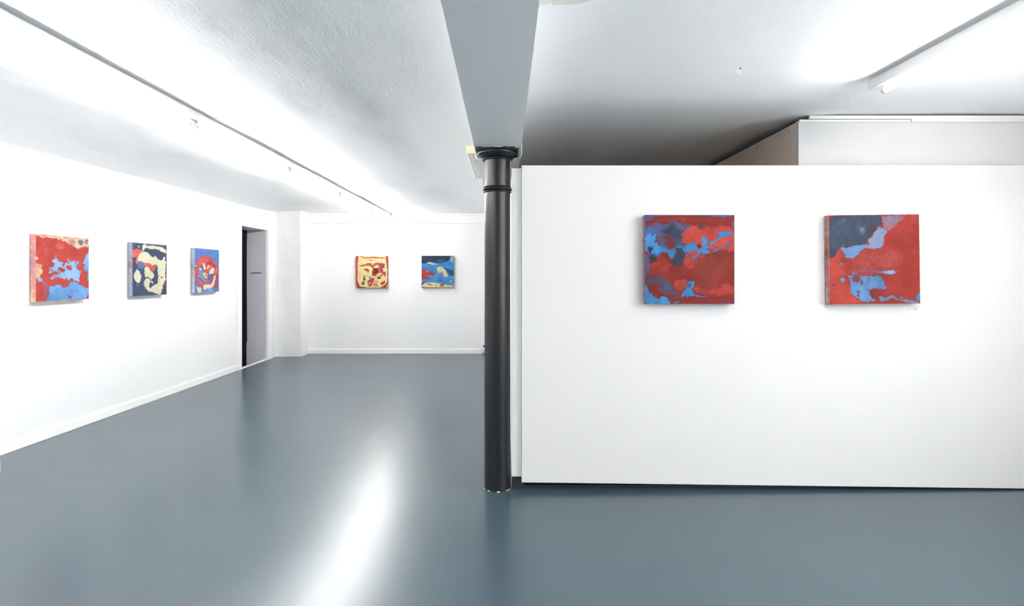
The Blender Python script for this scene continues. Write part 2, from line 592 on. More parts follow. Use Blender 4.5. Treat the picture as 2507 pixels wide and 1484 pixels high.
# bowl of the capital
w = MB()
bowl = [(.082, 2.146)] + roll(2.1515, .0915, .0085, .0055)
for i in range(13):
    a = PI / 2 * i / 12
    bowl.append((.096 + .036 * math.sin(a), 2.159 + .030 * (1 - math.cos(a)) * .55 + .019 * math.sin(a) * .75))
bowl += [(.1315, 2.195), (.127, 2.1985), (.118, 2.199)]
w.lathe(bowl, n=80)
cpart(w, 'capital', M['black'])
w = MB().box(-.1365, .1365, -.1365, .1365, 2.196, 2.2105, .0025)
cpart(w, 'abacus', M['black'])
# torn paint edge along the top of the slab
w = MB()
import random
rnd = random.Random(4)
N = 60
base_z = []
for i in range(N):
    x = -.1372 + .2744 * i / (N - 1)
    h = .0020 + .0022 * abs(math.sin(i * .7) * math.sin(i * .23 + 1)) + rnd.random() * .0012
    if i > N - 5: h += .004
    base_z.append((x, 2.2108 - h))
tp = [w.bm.verts.new((x, -.1385, 2.2108)) for x, z in base_z]
bt = [w.bm.verts.new((x, -.1385, z)) for x, z in base_z]
tp2 = [w.bm.verts.new((x, -.136, 2.2108)) for x, z in base_z]
bt2 = [w.bm.verts.new((x, -.136, z)) for x, z in base_z]
for i in range(N - 1):
    w.bm.faces.new((tp[i], tp[i + 1], bt[i + 1], bt[i]))
    w.bm.faces.new((bt[i], bt[i + 1], bt2[i + 1], bt2[i]))
    w.bm.faces.new((tp2[i], bt2[i], bt2[i + 1], tp2[i + 1]))
ch = cpart(w, 'chipped_paint_edge', M['chipped'], False)
ch['label'] = 'chipped white and green paint edge'
w = MB().lathe([(.0895, .0008), (.0893, .0045), (.0875, .0065)], n=60, cap=False)
w.lathe([(.0865, .0065), (.0885, .0008)], n=60, cap=False)
pe = cpart(w, 'foot_rim', M['cream_edge'])
pe['label'] = 'worn cream paint rim at the foot'

# ------------------------------------------------------------------ fluorescent battens
def make_batten(length, glow='tube', inset=.045):
    """origin at the middle of the top face; runs along local Y; z down negative"""
    L = length / 2
    hw = .028
    root = empty('ceiling_batten', (0, 0, 0))
    MB().box(-hw, hw, -L + .002, L - .002, -.055, 0, .003).build('housing', M['housing'], root)
    for s in (-1, 1):
        w = MB()
        w.box(-hw - .0005, hw + .0005, min(s * L, s * (L - .004)), max(s * L, s * (L - .004)), -.0555, .0005, .002)
        w.build('end_cap', M['socket_plastic'], root)
        w = MB()
        y = s * (L - inset)
        w.box(-.012, .012, y - .010, y + .010, -.072, -.054, .003)
        w.tube([(0, y - .009, -.084), (0, y + .009, -.084)], .0165, 20)
        w.build('lamp_holder', M['socket_plastic'], root, True)
    w = MB()
    w.tube([(0, -L + inset + .011, -.084), (0, L - inset - .011, -.084)], .013, 8)
    w.build('fluorescent_tube', M[glow], root, True)
    return root

def copy_tree(o, parent=None):
    c_ = o.copy(); col.objects.link(c_)
    if parent is not None: c_.parent = parent
    for ch_ in [q for q in bpy.data.objects if q.parent is o]:
        copy_tree(ch_, c_)
    return c_

firsts = {'l': make_batten(1.58), 'r': make_batten(1.58, 'tube_dim', .095)}
used = set()
spots = []
LX, RX = -2.058, 2.034
for y0 in (-2.72, -1.14, .44, 2.02, 3.60, 5.18, 6.76): spots.append((LX, y0, 'l'))
for y0 in (-1.71, -.13, 1.45): spots.append((RX, y0, 'r'))
left_labels = {2.02: 'white fluorescent batten in the left row, nearest the camera, cut by the frame',
               3.60: 'white fluorescent batten in the left row, just beyond the lamp holders seen end to end',
               5.18: 'white fluorescent batten midway along the left row over the three wall paintings',
               6.76: 'white fluorescent batten in the left row, second from the far wall'}
for X, y0, side in spots:
    o = copy_tree(firsts[side]) if side in used else firsts[side]
    used.add(side)
    o.location = (X, y0 + .79, CZ - .003)
    if side == 'l':
        tag(o, left_labels.get(y0, 'white fluorescent batten of the left row, behind the camera'), 'ceiling light', 'fluorescent battens in the left row')
    else:
        tag(o, 'white fluorescent batten on the right ceiling, its free end above the display partition' if y0 > 1 else
            'white fluorescent batten of the right row, behind the camera', 'ceiling light', 'fluorescent battens in the right row')
o = make_batten(1.29)
o.location = (LX, 8.34 + .645, CZ - .003)
tag(o, 'shorter white fluorescent batten ending against the far wall', 'ceiling light', 'fluorescent battens in the left row')

# ------------------------------------------------------------------ aged light on the beam's left flank
r = empty('linear_wall_light', (-.241, 3.86, 2.25))
tag(r, 'small yellowed linear light fixed to the left side of the grey beam behind the column', 'light')
MB().box(-.036, .037, .03, .965, .006, .06, .006).build('body', M['diffuser'], r)
w = MB()
w.box(-.038, .037, 0, .034, -.001, .062, .008, 3)
w.build('end_cap', M['beige'], r, True)
w = MB()
w.box(-.038, .037, .96, .99, -.001, .062, .006, 3)
w.build('end_cap', M['beige'], r, True)
MB().box(-.030, -.002, .035, .958, -.001, .012, .003).build('diffuser_strip', M['socket_plastic'], r)

# cable from that light, under the beam and up its right side
w = MB()
pts = [(-.206, 3.862, 2.262), (-.210, 3.84, 2.235), (-.203, 3.83, 2.214), (-.185, 3.82, 2.2045), (-.12, 3.81, 2.2055), (0, 3.80, 2.2055), (.06, 3.80, 2.2050),
       (.088, 3.79, 2.2045), (.103, 3.78, 2.212), (.109, 3.76, 2.232), (.108, 3.73, 2.262), (.106, 3.70, 2.30), (.105, 3.69, 2.40), (.105, 3.69, 2.47)]
def smooth_pts(p, k=6):
    out = []
    P = [np.array(q, float) for q in p]
    for i in range(len(P) - 1):
        p0 = P[max(i - 1, 0)]; p1 = P[i]; p2 = P[i + 1]; p3 = P[min(i + 2, len(P) - 1)]
        for j in range(k):
            t_ = j / k
            out.append(tuple(.5 * ((2 * p1) + (-p0 + p2) * t_ + (2 * p0 - 5 * p1 + 4 * p2 - p3) * t_ ** 2 + (-p0 + 3 * p1 - 3 * p2 + p3) * t_ ** 3)))
    out.append(tuple(P[-1]))
    return out
w.tube(smooth_pts(pts), .0040, 8)
tag(w.build('power_cable', M['cable'], smooth=True), 'thin white cable looped under the beam behind the column capital', 'cable')

# pale fitting beside the beam near the top edge of the frame
r = empty('ceiling_fitting', (.1, 1.9, 2.44))
tag(r, 'pale rounded ceiling fitting against the right side of the grey beam, partly out of view', 'ceiling light')
w = MB(); w.prism([(.001, -.25), (.074, -.25), (.074, .199), (.070, .204), (.001, .222)], 0, .045)
w.build('connection_box', M['diffuser'], r)
w = MB()
pp = [(.078, -.25), (.25, -.25)]
for i in range(9):
    a = PI / 2 * i / 8
    pp.append((.13 + .12 * math.cos(a), .115 + .095 * math.sin(a)))
pp.append((.078, .210))
w.prism(pp, -.001, .045)
w.build('cover', M['diffuser'], r)

# ceiling hook
r = empty('ceiling_hook', (1.226, 2.872, CZ))
tag(r, 'tiny white open cup hook screwed into the right ceiling', 'hook')
w = MB()
arc = [(.0005, 0, .006), (-.001, 0, -.003)]
for i in range(15):
    a = math.radians(110 + 240 * i / 14)
    arc.append((-.001 + .0115 * math.cos(a) , 0, -.014 + .0115 * math.sin(a)))
w.tube(arc, .0013, 8)
w.build('hook_wire', M['socket_plastic'], r, True)
w = MB(); w.tube([(.004, -.004, .002), (.004, -.004, .008)], .0035, 12)
w.build('screw_hole', M['hole'], r)

# twin wall socket on the far baseboard
r = empty('wall_socket', (-.375, YB - .001, .0))
tag(r, 'white double power socket above the far baseboard, half hidden by the column', 'socket')
MB().box(-.06, .10, -.030, 0, .085, .182, .005).build('socket_plate', M['socket_plastic'], r)
for k in (0, 1):
    w = MB()
    w.lathe([(.0, 0), (.019, .0001), (.019, .0015), (0, .0016)], n=24, cap=False)
    w.bm.transform(Matrix.Translation((-.005 + k * .055, -.030, .135)) @ Matrix.Rotation(PI / 2, 4, 'X'))
    for q in (-1, 1):
        w.tube([(-.005 + q * .010 + k * .055, -.030, .135), (-.005 + q * .010 + k * .055, -.0325, .135)], .0045, 10)
    w.build('socket_opening', M['hole'], r)
MB().box(-.045, .10, -.048, -.001, .012, .086, .012, 3).build('cable_duct', simple('duct_grey', rgb(200, 204, 214), .35, bstr=0), r)

# low white block at the frame's left edge
w = MB().box(-3.86, -3.5715, 3.50, 3.87, 0, .082, .003)
tag(w.build('floor_block', M['trim']), 'low white block on the floor just inside the left edge of the photo', 'block')

# ------------------------------------------------------------------ paintings
def homography(src, dst):
    A = []
    for (x, y), (u, v_) in zip(src, dst):
        A.append([x, y, 1, 0, 0, 0, -u * x, -u * y, -u])
        A.append([0, 0, 0, x, y, 1, -v_ * x, -v_ * y, -v_])
    return np.linalg.svd(np.array(A, float))[2][-1].reshape(3, 3)


def chaikin(P, n=1):
    P = np.array(P, float)
    for _ in range(n):
        Q = np.roll(P, -1, 0)
        P = np.stack([P * .84 + Q * .16, P * .16 + Q * .84], 1).reshape(-1, 2)
    return P


def signed(P, x, y):
    """signed distance to a closed polygon, positive inside"""
    d = np.full(x.shape, 1e18); s = np.zeros(x.shape, bool)
    n = len(P)
    for i in range(n):
        ax, ay = P[i]; bx, by = P[(i + 1) % n]
        ex, ey = bx - ax, by - ay
        wx, wy = x - ax, y - ay
        t_ = np.clip((wx * ex + wy * ey) / max(ex * ex + ey * ey, 1e-9), 0, 1)
        d = np.minimum(d, (wx - ex * t_) ** 2 + (wy - ey * t_) ** 2)
        c1 = (ay > y) != (by > y)
        with np.errstate(divide='ignore', invalid='ignore'):
            xx = (bx - ax) * (y - ay) / (by - ay if by != ay else 1e-9) + ax
        s ^= c1 & (x < xx)
    return np.where(s, 1, -1) * np.sqrt(d)


def paint(quad, base, layers, N, seed, gain=1.0):
    """quad: photo-crop corners TL TR BR BL; layers in the same crop coordinates.
    Returns (N, N, 3) linear colours, row 0 at the bottom."""
    H = homography([(0, 1), (1, 1), (1, 0), (0, 0)], quad)
    u, v_ = np.meshgrid(np.linspace(0, 1, N), np.linspace(0, 1, N))
    ww = H[2, 0] * u + H[2, 1] * v_ + H[2, 2]
    x = (H[0, 0] * u + H[0, 1] * v_ + H[0, 2]) / ww
    y = (H[1, 0] * u + H[1, 1] * v_ + H[1, 2]) / ww
    size = abs(quad[2][1] - quad[1][1])
    k = size / 1150.
    C = np.empty((N, N, 3)); C[:] = base
    mott = fbm(u * 7, v_ * 7, seed + 90, 5, .6)
    fine = fbm(u * 60, v_ * 60, seed + 70, 2, .7)
    rag1 = fbm(u * 34, v_ * 34, seed + 61, 3, .7)
    for li, L in enumerate(layers):
        colr, P, soft, warp = L[:4]
        op = L[4] if len(L) > 4 else 1.0
        lace = L[5] if len(L) > 5 else 0.0
        s1, s2 = seed + li * 3, seed + li * 3 + 1
        wp = warp * k * 1.25
        wx = wp * (fbm(u * 9, v_ * 9, s1, 5, .68) * 1.8 + .55 * vnoise(u * 62, v_ * 62, s1))
        wy = wp * (fbm(u * 9 + 31, v_ * 9, s2, 5, .68) * 1.8 + .55 * vnoise(u * 62, v_ * 62 + 9, s2))
        d_ = signed(chaikin(P, 1), x + wx, y + wy)
        sf = soft * k
        rag = fbm(u * 30 + li * 7, v_ * 30, s1 + 5, 4, .65)
        ten = 1 - 2.2 * np.abs(fbm(u * 17 + .6 * rag, v_ * 17, s2 + 11, 3, .6))
        d_ = d_ + k * (8.5 + .95 * soft) * rag + k * 4.5 * (ten - .45)
        if lace:
            fl = 9 * fbm(u * 3.2, v_ * 3.2, s2 + 9, 3)
            ln = fbm(u * 9 + fl * .35, v_ * 17 + fl, s1 + 8, 4, .62)
            d_ = d_ - k * lace * 115 * np.clip(ln + .10, 0, 1)
        a = np.clip(.5 + d_ / (2 * sf), 0, 1)
        a = a * a * (3 - 2 * a)
        if soft >= 12:
            cl = fbm(u * 11 + rag * .6, v_ * 11, s2 + 3, 5, .62)
            a = a * np.clip(1.0 - .55 * np.clip(cl + .05, 0, 1), 0, 1)
        a = a * op
        ed = np.exp(-(d_ / (3.2 * k)) ** 2) * (soft <= 9) * .16 * op
        bright = .35 if min(colr) > 150 else 1.0
        tone = 1 - .02 * bright + bright * .11 * vnoise(u * 3.1 + li, v_ * 2.7, s1 + 2) + bright * .07 * fbm(u * 15, v_ * 15, s2 + 4, 3)
        C = C * (1 - a[..., None]) + np.array(colr, float) * (a * 1.0)[..., None] * tone[..., None]
        C = C * (1 - ed[..., None])
    veil = np.clip(fbm(u * 4.5, v_ * 4.5, seed + 33, 5, .65), 0, 1)[..., None] * .20
    C = C * (1 - veil) + (C * .75 + np.array((190, 150, 160.)) * .32) * veil
    scr = fbm(u * 3 + 40, v_ * 90, seed + 12, 2)
    C = C * (1 + .018 * np.clip(scr, -1, 1))[..., None]
    C = C * (1 + (.11 * mott * (C.min(2) < 150) + .035 * fine)[..., None])
    C = np.clip(C, 0, 255)
    return np.clip(lin(C) * gain, 0, 1)


DR = (146, 50, 43); CO = (200, 78, 68); BL = (74, 150, 214); NV = (58, 68, 88)
A_quad = [(150, 140), (1318, 138), (1318, 1297), (150, 1297)]
A_layers = [
    (CO, [(640, 330), (740, 270), (960, 290), (1180, 270), (1325, 330), (1325, 640), (1240, 600), (1100, 600), (1020, 640), (900, 760), (760, 830), (650, 810), (640, 720), (700, 560), (620, 420)], 18, 14),
    ((170, 62, 54), [(210, 760), (340, 640), (440, 720), (500, 820), (400, 980), (300, 960), (220, 880)], 28, 14),
    ((146, 60, 52), [(960, 640), (1180, 600), (1250, 720), (1240, 900), (1080, 1100), (880, 1100), (780, 960), (760, 820)], 50, 25),
    ((165, 60, 52), [(240, 190), (700, 165), (1290, 175), (1290, 260), (900, 240), (500, 215), (300, 230)], 25, 12, .8),
    ((96, 108, 158), [(140, 130), (1330, 130), (1318, 150), (1150, 165), (1050, 152), (900, 158), (700, 148), (400, 150), (250, 158), (230, 212), (150, 222)], 6, 8),
    ((96, 108, 150), [(160, 290), (260, 240), (480, 230), (620, 245), (740, 260), (705, 320), (640, 345), (645, 440), (600, 480), (640, 520), (560, 540), (480, 450), (400, 430), (460, 560), (430, 590), (330, 520), (280, 380), (150, 420)], 22, 18),
    ((62, 74, 96), [(400, 330), (500, 260), (640, 340), (640, 440), (620, 480), (540, 440), (440, 380)], 34, 22, .85),
    ((70, 120, 190), [(150, 290), (270, 290), (280, 350), (220, 400), (150, 400)], 26, 14, .8),
    ((75, 72, 88), [(840, 260), (900, 245), (950, 280), (900, 320), (850, 300)], 26, 14, .8),
    ((140, 56, 50), [(400, 400), (470, 420), (560, 540), (520, 570), (450, 480)], 14, 10),
    (BL, [(150, 400), (230, 390), (290, 380), (310, 520), (420, 580), (520, 575), (560, 540), (570, 490), (640, 470), (660, 550), (720, 510), (800, 480), (830, 490), (835, 590), (900, 560), (880, 520), (920, 410), (970, 440), (965, 550), (1005, 540), (990, 490), (1100, 430), (1095, 350), (1180, 365), (1300, 320), (1305, 400), (1200, 425), (1060, 490), (1010, 555), (950, 580), (995, 610), (960, 650), (850, 655), (800, 715), (760, 700), (775, 650), (735, 640), (700, 675), (640, 665), (560, 640), (500, 730), (440, 660), (360, 630), (310, 700), (220, 650), (150, 620)], 4, 15, 1.0, .35),
    (BL, [(1030, 600), (1110, 560), (1120, 510), (1180, 550), (1270, 465), (1240, 545), (1150, 580), (1030, 630)], 4, 14, 1.0, .5),
    (CO, [(725, 645), (765, 595), (835, 620), (820, 658), (760, 655)], 4, 8),
    (DR, [(835, 540), (870, 510), (890, 560), (850, 585)], 4, 8),
    ((66, 88, 120), [(555, 470), (640, 500), (640, 540), (600, 550), (560, 520)], 14, 10, .7),
    (NV, [(195, 560), (250, 540), (285, 580), (240, 625), (200, 625)], 12, 14, .85),
    (NV, [(205, 680), (260, 635), (312, 660), (300, 745), (230, 755)], 14, 12),
    (NV, [(548, 560), (620, 560), (650, 640), (672, 700), (640, 805), (520, 805), (505, 720), (560, 660)], 10, 14),
    ((96, 105, 155), [(145, 620), (200, 680), (215, 830), (200, 930), (145, 930)], 16, 14),
    ((100, 86, 108), [(160, 950), (300, 925), (440, 975), (500, 1060), (610, 1150), (600, 1215), (500, 1200), (360, 1150), (310, 1060), (180, 1060)], 32, 20, .95),
    ((80, 116, 168), [(380, 1020), (450, 1000), (490, 1100), (420, 1130)], 30, 14, .85),
    (DR, [(190, 1060), (290, 1050), (330, 1150), (420, 1200), (370, 1235), (260, 1190), (200, 1130)], 14, 10),
    (CO, [(530, 1000), (620, 980), (725, 995), (690, 1080), (600, 1145), (540, 1100)], 14, 10),
    (CO, [(775, 1065), (900, 1110), (1060, 1100), (1180, 1050), (1325, 1050), (1325, 1165), (1200, 1180), (1080, 1195), (900, 1185), (800, 1145)], 20, 16),
    (BL, [(720, 1010), (795, 1000), (805, 1050), (765, 1080), (780, 1150), (830, 1190), (975, 1192), (900, 1212), (680, 1195), (595, 1218), (640, 1160), (700, 1080)], 5, 9),
    ((110, 70, 90), [(710, 1040), (760, 1035), (740, 1075), (700, 1080)], 12, 8, .8),
    (BL, [(140, 1050), (185, 1070), (200, 1140), (260, 1190), (350, 1235), (350, 1195), (440, 1205), (470, 1270), (540, 1305), (140, 1305)], 4, 9),
    (BL, [(510, 1278), (605, 1262), (560, 1282)], 3, 5),
    ((90, 120, 185), [(1120, 1275), (1210, 1288), (1270, 1285), (1270, 1297), (1150, 1297)], 4, 6, .9),
    ((120, 110, 150), [(1290, 230), (1325, 220), (1325, 320), (1290, 300)], 16, 8, .8),
]
B_quad = [(208, 145), (1385, 128), (1398, 1292), (215, 1305)]
B_layers = [
    ((174, 80, 76), [(480, 750), (800, 600), (1100, 620), (1180, 740), (1100, 800), (700, 850), (520, 830)], 70, 30, .8),
    ((185, 90, 90), [(1270, 150), (1398, 130), (1398, 260), (1280, 260)], 50, 20, .6),
    ((168, 60, 55), [(1000, 900), (1180, 850), (1320, 1000), (1200, 1150), (1000, 1080)], 60, 25, .7),
    ((72, 86, 104), [(195, 130), (860, 145), (905, 190), (900, 270), (840, 300), (760, 420), (700, 505), (560, 540), (400, 552), (320, 580), (300, 675), (195, 695)], 7, 8),
    ((98, 74, 82), [(740, 270), (850, 250), (880, 300), (800, 380), (730, 390)], 34, 16, .8),
    ((125, 150, 186), [(595, 305), (670, 290), (705, 330), (660, 370), (610, 360)], 30, 16, .85),
    ((100, 118, 145), [(340, 200), (420, 190), (420, 240), (350, 240)], 34, 14, .7),
    ((168, 122, 132), [(880, 140), (1200, 135), (1170, 200), (1110, 260), (980, 345), (900, 310), (905, 200)], 14, 14),
    ((140, 168, 212), [(930, 175), (1060, 150), (1120, 190), (1060, 250), (960, 225)], 28, 18, .85),
    ((156, 166, 200), [(850, 308), (905, 300), (970, 345), (920, 420), (928, 530), (890, 560), (780, 578), (700, 552), (745, 500), (720, 470), (790, 400)], 8, 10),
    ((126, 172, 222), [(358, 552), (420, 572), (560, 537), (690, 515), (745, 530), (690, 570), (620, 610), (600, 650), (520, 705), (440, 712), (400, 640)], 5, 10),
    ((126, 172, 222), [(880, 320), (960, 345), (930, 400), (890, 380)], 14, 10, .8),
    (CO, [(205, 695), (300, 665), (330, 570), (380, 600), (400, 680), (355, 740), (420, 790), (400, 870), (430, 960), (470, 1060), (500, 1160), (570, 1235), (750, 1296), (205, 1315)], 12, 10),
    ((150, 60, 62), [(350, 690), (420, 720), (470, 700), (430, 740), (370, 740)], 14, 12, .9),
    ((205, 96, 84), [(385, 510), (410, 515), (415, 545), (390, 545)], 5, 5),
    ((110, 140, 190), [(350, 965), (390, 948), (425, 985), (395, 1014), (352, 1000)], 5, 6),
    ((120, 150, 205), [(358, 765), (385, 768), (375, 790)], 4, 4),
    ((110, 90, 110), [(255, 1040), (290, 1045), (275, 1064)], 5, 4),
    ((165, 95, 112), [(480, 855), (700, 845), (1000, 880), (960, 930), (700, 900), (560, 905)], 18, 14, .75),
    ((132, 178, 224), [(640, 850), (800, 858), (920, 868), (1030, 852), (1100, 882), (1010, 920), (930, 900), (800, 880)], 8, 10, .92, .4),
    ((112, 162, 214), [(390, 890), (480, 868), (560, 890), (640, 930), (780, 920), (900, 945), (942, 1020), (945, 1110), (880, 1110), (760, 1130), (750, 1200), (860, 1262), (760, 1292), (580, 1235), (500, 1160), (468, 1060), (440, 930)], 11, 10, 1.0, .45),
    ((150, 62, 62), [(540, 900), (620, 915), (600, 1010), (520, 980)], 20, 16, .9),
    ((150, 66, 68), [(620, 980), (655, 980), (650, 1045), (622, 1035)], 14, 10, .9),
    ((120, 70, 90), [(570, 1125), (605, 1125), (600, 1205), (572, 1195)], 14, 10, .85),
    ((140, 110, 140), [(700, 960), (740, 960), (720, 1120), (690, 1120)], 24, 16, .6),
    ((152, 62, 58), [(740, 1120), (840, 1095), (930, 1115), (945, 1200), (880, 1255), (790, 1220)], 18, 18, .95),
    ((140, 152, 190), [(870, 1180), (930, 1225), (1010, 1160), (1060, 1190), (1130, 1240), (1200, 1235), (1330, 1255), (1395, 1275), (1385, 1296), (1240, 1292), (1130, 1255), (1020, 1212), (960, 1252), (860, 1268)], 8, 8),
    ((110, 165, 222), [(1330, 1200), (1398, 1140), (1405, 1270), (1350, 1240)], 8, 8),
    ((110, 165, 222), [(1125, 1205), (1170, 1198), (1175, 1238), (1130, 1225)], 5, 5),
]
CR = (246, 240, 208); P2N = (70, 86, 116)
P1_quad = [(293, 205), (1100, 270), (1102, 1190), (298, 1235)]
P1_layers = [
    ((245, 218, 186), [(280, 195), (480, 222), (760, 236), (1110, 262), (1105, 330), (1080, 385), (930, 430), (820, 375), (760, 330), (640, 280), (420, 238), (290, 250)], 14, 24),
    ((205, 150, 140), [(790, 290), (880, 280), (900, 360), (830, 370)], 22, 20, .6),
    ((132, 130, 146), [(935, 310), (990, 293), (1022, 340), (990, 388), (940, 360)], 7, 8),
    ((132, 130, 146), [(1040, 300), (1082, 295), (1075, 362), (1040, 355)], 7, 6),
    ((150, 140, 150), [(850, 308), (890, 318), (875, 355)], 10, 8, .8),
    ((220, 108, 104), [(600, 360), (680, 340), (745, 380), (700, 435), (620, 430)], 26, 14),
    ((214, 110, 100), [(430, 430), (480, 420), (460, 560), (430, 560)], 18, 14, .7),
    ((244, 214, 170), [(285, 540), (330, 560), (330, 600), (285, 605)], 8, 8),
    ((232, 165, 130), [(285, 650), (380, 670), (385, 720), (300, 760)], 14, 12),
    ((244, 216, 166), [(285, 720), (385, 730), (390, 810), (340, 870), (285, 885)], 12, 12),
    ((150, 172, 218), [(315, 880), (390, 868), (405, 920), (335, 950)], 8, 10),
    ((170, 110, 132), [(380, 920), (460, 950), (500, 1100), (480, 1210), (430, 1150), (400, 1000)], 18, 16, .85),
    ((150, 192, 236), [(490, 600), (560, 590), (600, 510), (608, 590), (690, 620), (740, 660), (775, 565), (795, 600), (900, 605), (990, 630), (910, 670), (950, 740), (1000, 770), (965, 850), (960, 930), (860, 915), (760, 890), (600, 890), (560, 905), (490, 900), (560, 820), (650, 780), (560, 805), (495, 790), (510, 720), (570, 690), (590, 650)], 9, 15, 1.0, .9),
    ((198, 74, 68), [(640, 700), (745, 735), (720, 782), (650, 745)], 9, 12),
    ((198, 74, 68), [(755, 685), (830, 665), (845, 745), (770, 745)], 9, 12),
    ((185, 110, 130), [(880, 650), (980, 640), (940, 720)], 16, 12, .6),
    ((132, 187, 242), [(1112, 470), (1050, 515), (1040, 600), (1000, 645), (1050, 670), (1025, 720), (1040, 765), (1070, 740), (1075, 900), (1112, 940)], 5, 10),
    ((122, 178, 236), [(425, 1235), (500, 1120), (485, 1000), (560, 990), (660, 955), (700, 1020), (790, 1000), (800, 930), (880, 918), (960, 970), (1030, 1012), (1112, 1035), (1090, 1200), (700, 1220)], 5, 9),
    ((196, 72, 66), [(780, 1150), (835, 1142), (840, 1205)], 4, 8),
    ((196, 72, 66), [(1085, 1120), (1112, 1100), (1112, 1200), (1070, 1195)], 4, 6),
]
P2_quad = [(285, 195), (978, 248), (975, 1243), (285, 1288)]
P2_layers = [
    ((120, 132, 160), [(285, 190), (980, 245), (980, 270), (600, 235), (330, 230)], 20, 10, .7),
    ((226, 108, 106), [(280, 370), (400, 312), (515, 380), (450, 430), (385, 480), (400, 580), (520, 600), (640, 620), (740, 640), (775, 660), (740, 740), (705, 805), (650, 745), (620, 690), (540, 680), (375, 632), (348, 590), (370, 490), (285, 505)], 4, 9),
    ((96, 132, 198), [(375, 632), (430, 598), (522, 625), (520, 712), (470, 722), (388, 722)], 5, 7),
    (CR, [(395, 262), (430, 265), (438, 300), (400, 305)], 4, 6),
    (CR, [(478, 290), (488, 245), (540, 225), (565, 270), (700, 252), (820, 285), (920, 298), (965, 360), (975, 408), (880, 388), (800, 340), (700, 318), (640, 332), (580, 298), (530, 330), (512, 388), (484, 350)], 4, 9),
    (CR, [(385, 485), (450, 420), (530, 385), (600, 405), (650, 450), (690, 505), (750, 470), (800, 520), (840, 565), (900, 530), (920, 470), (950, 480), (930, 570), (970, 610), (962, 760), (940, 850), (950, 960), (900, 1060), (930, 1100), (880, 1150), (880, 1210), (820, 1250), (780, 1235), (700, 1190), (620, 1190), (560, 1150), (518, 1060), (530, 960), (600, 915), (650, 945), (600, 1080), (640, 1115), (720, 1040), (790, 1010), (805, 880), (800, 760), (780, 665), (720, 640), (690, 670), (640, 625), (520, 600), (400, 590)], 4, 15),
    (CR, [(520, 700), (560, 680), (630, 710), (660, 780), (725, 835), (722, 895), (650, 945), (600, 890), (522, 905)], 4, 9),
    (CR, [(380, 728), (412, 770), (465, 880), (452, 980), (412, 1026), (350, 980), (298, 900), (330, 830)], 4, 8),
    (CR, [(655, 960), (700, 1000), (690, 1040), (660, 1000)], 3, 5),
    (CR, [(378, 1045), (394, 1045), (388, 1065)], 3, 3),
    ((222, 104, 100), [(860, 885), (892, 880), (880, 930), (850, 920)], 4, 8),
    ((222, 104, 100), [(815, 935), (840, 945), (828, 968)], 4, 6),
    ((205, 90, 96), [(905, 1010), (968, 1000), (940, 1065)], 7, 8),
    ((222, 104, 100), [(950, 820), (978, 850), (978, 960), (955, 930)], 6, 8),
]
P3_quad = [(1548, 305), (2035, 348), (2028, 1187), (1540, 1215)]
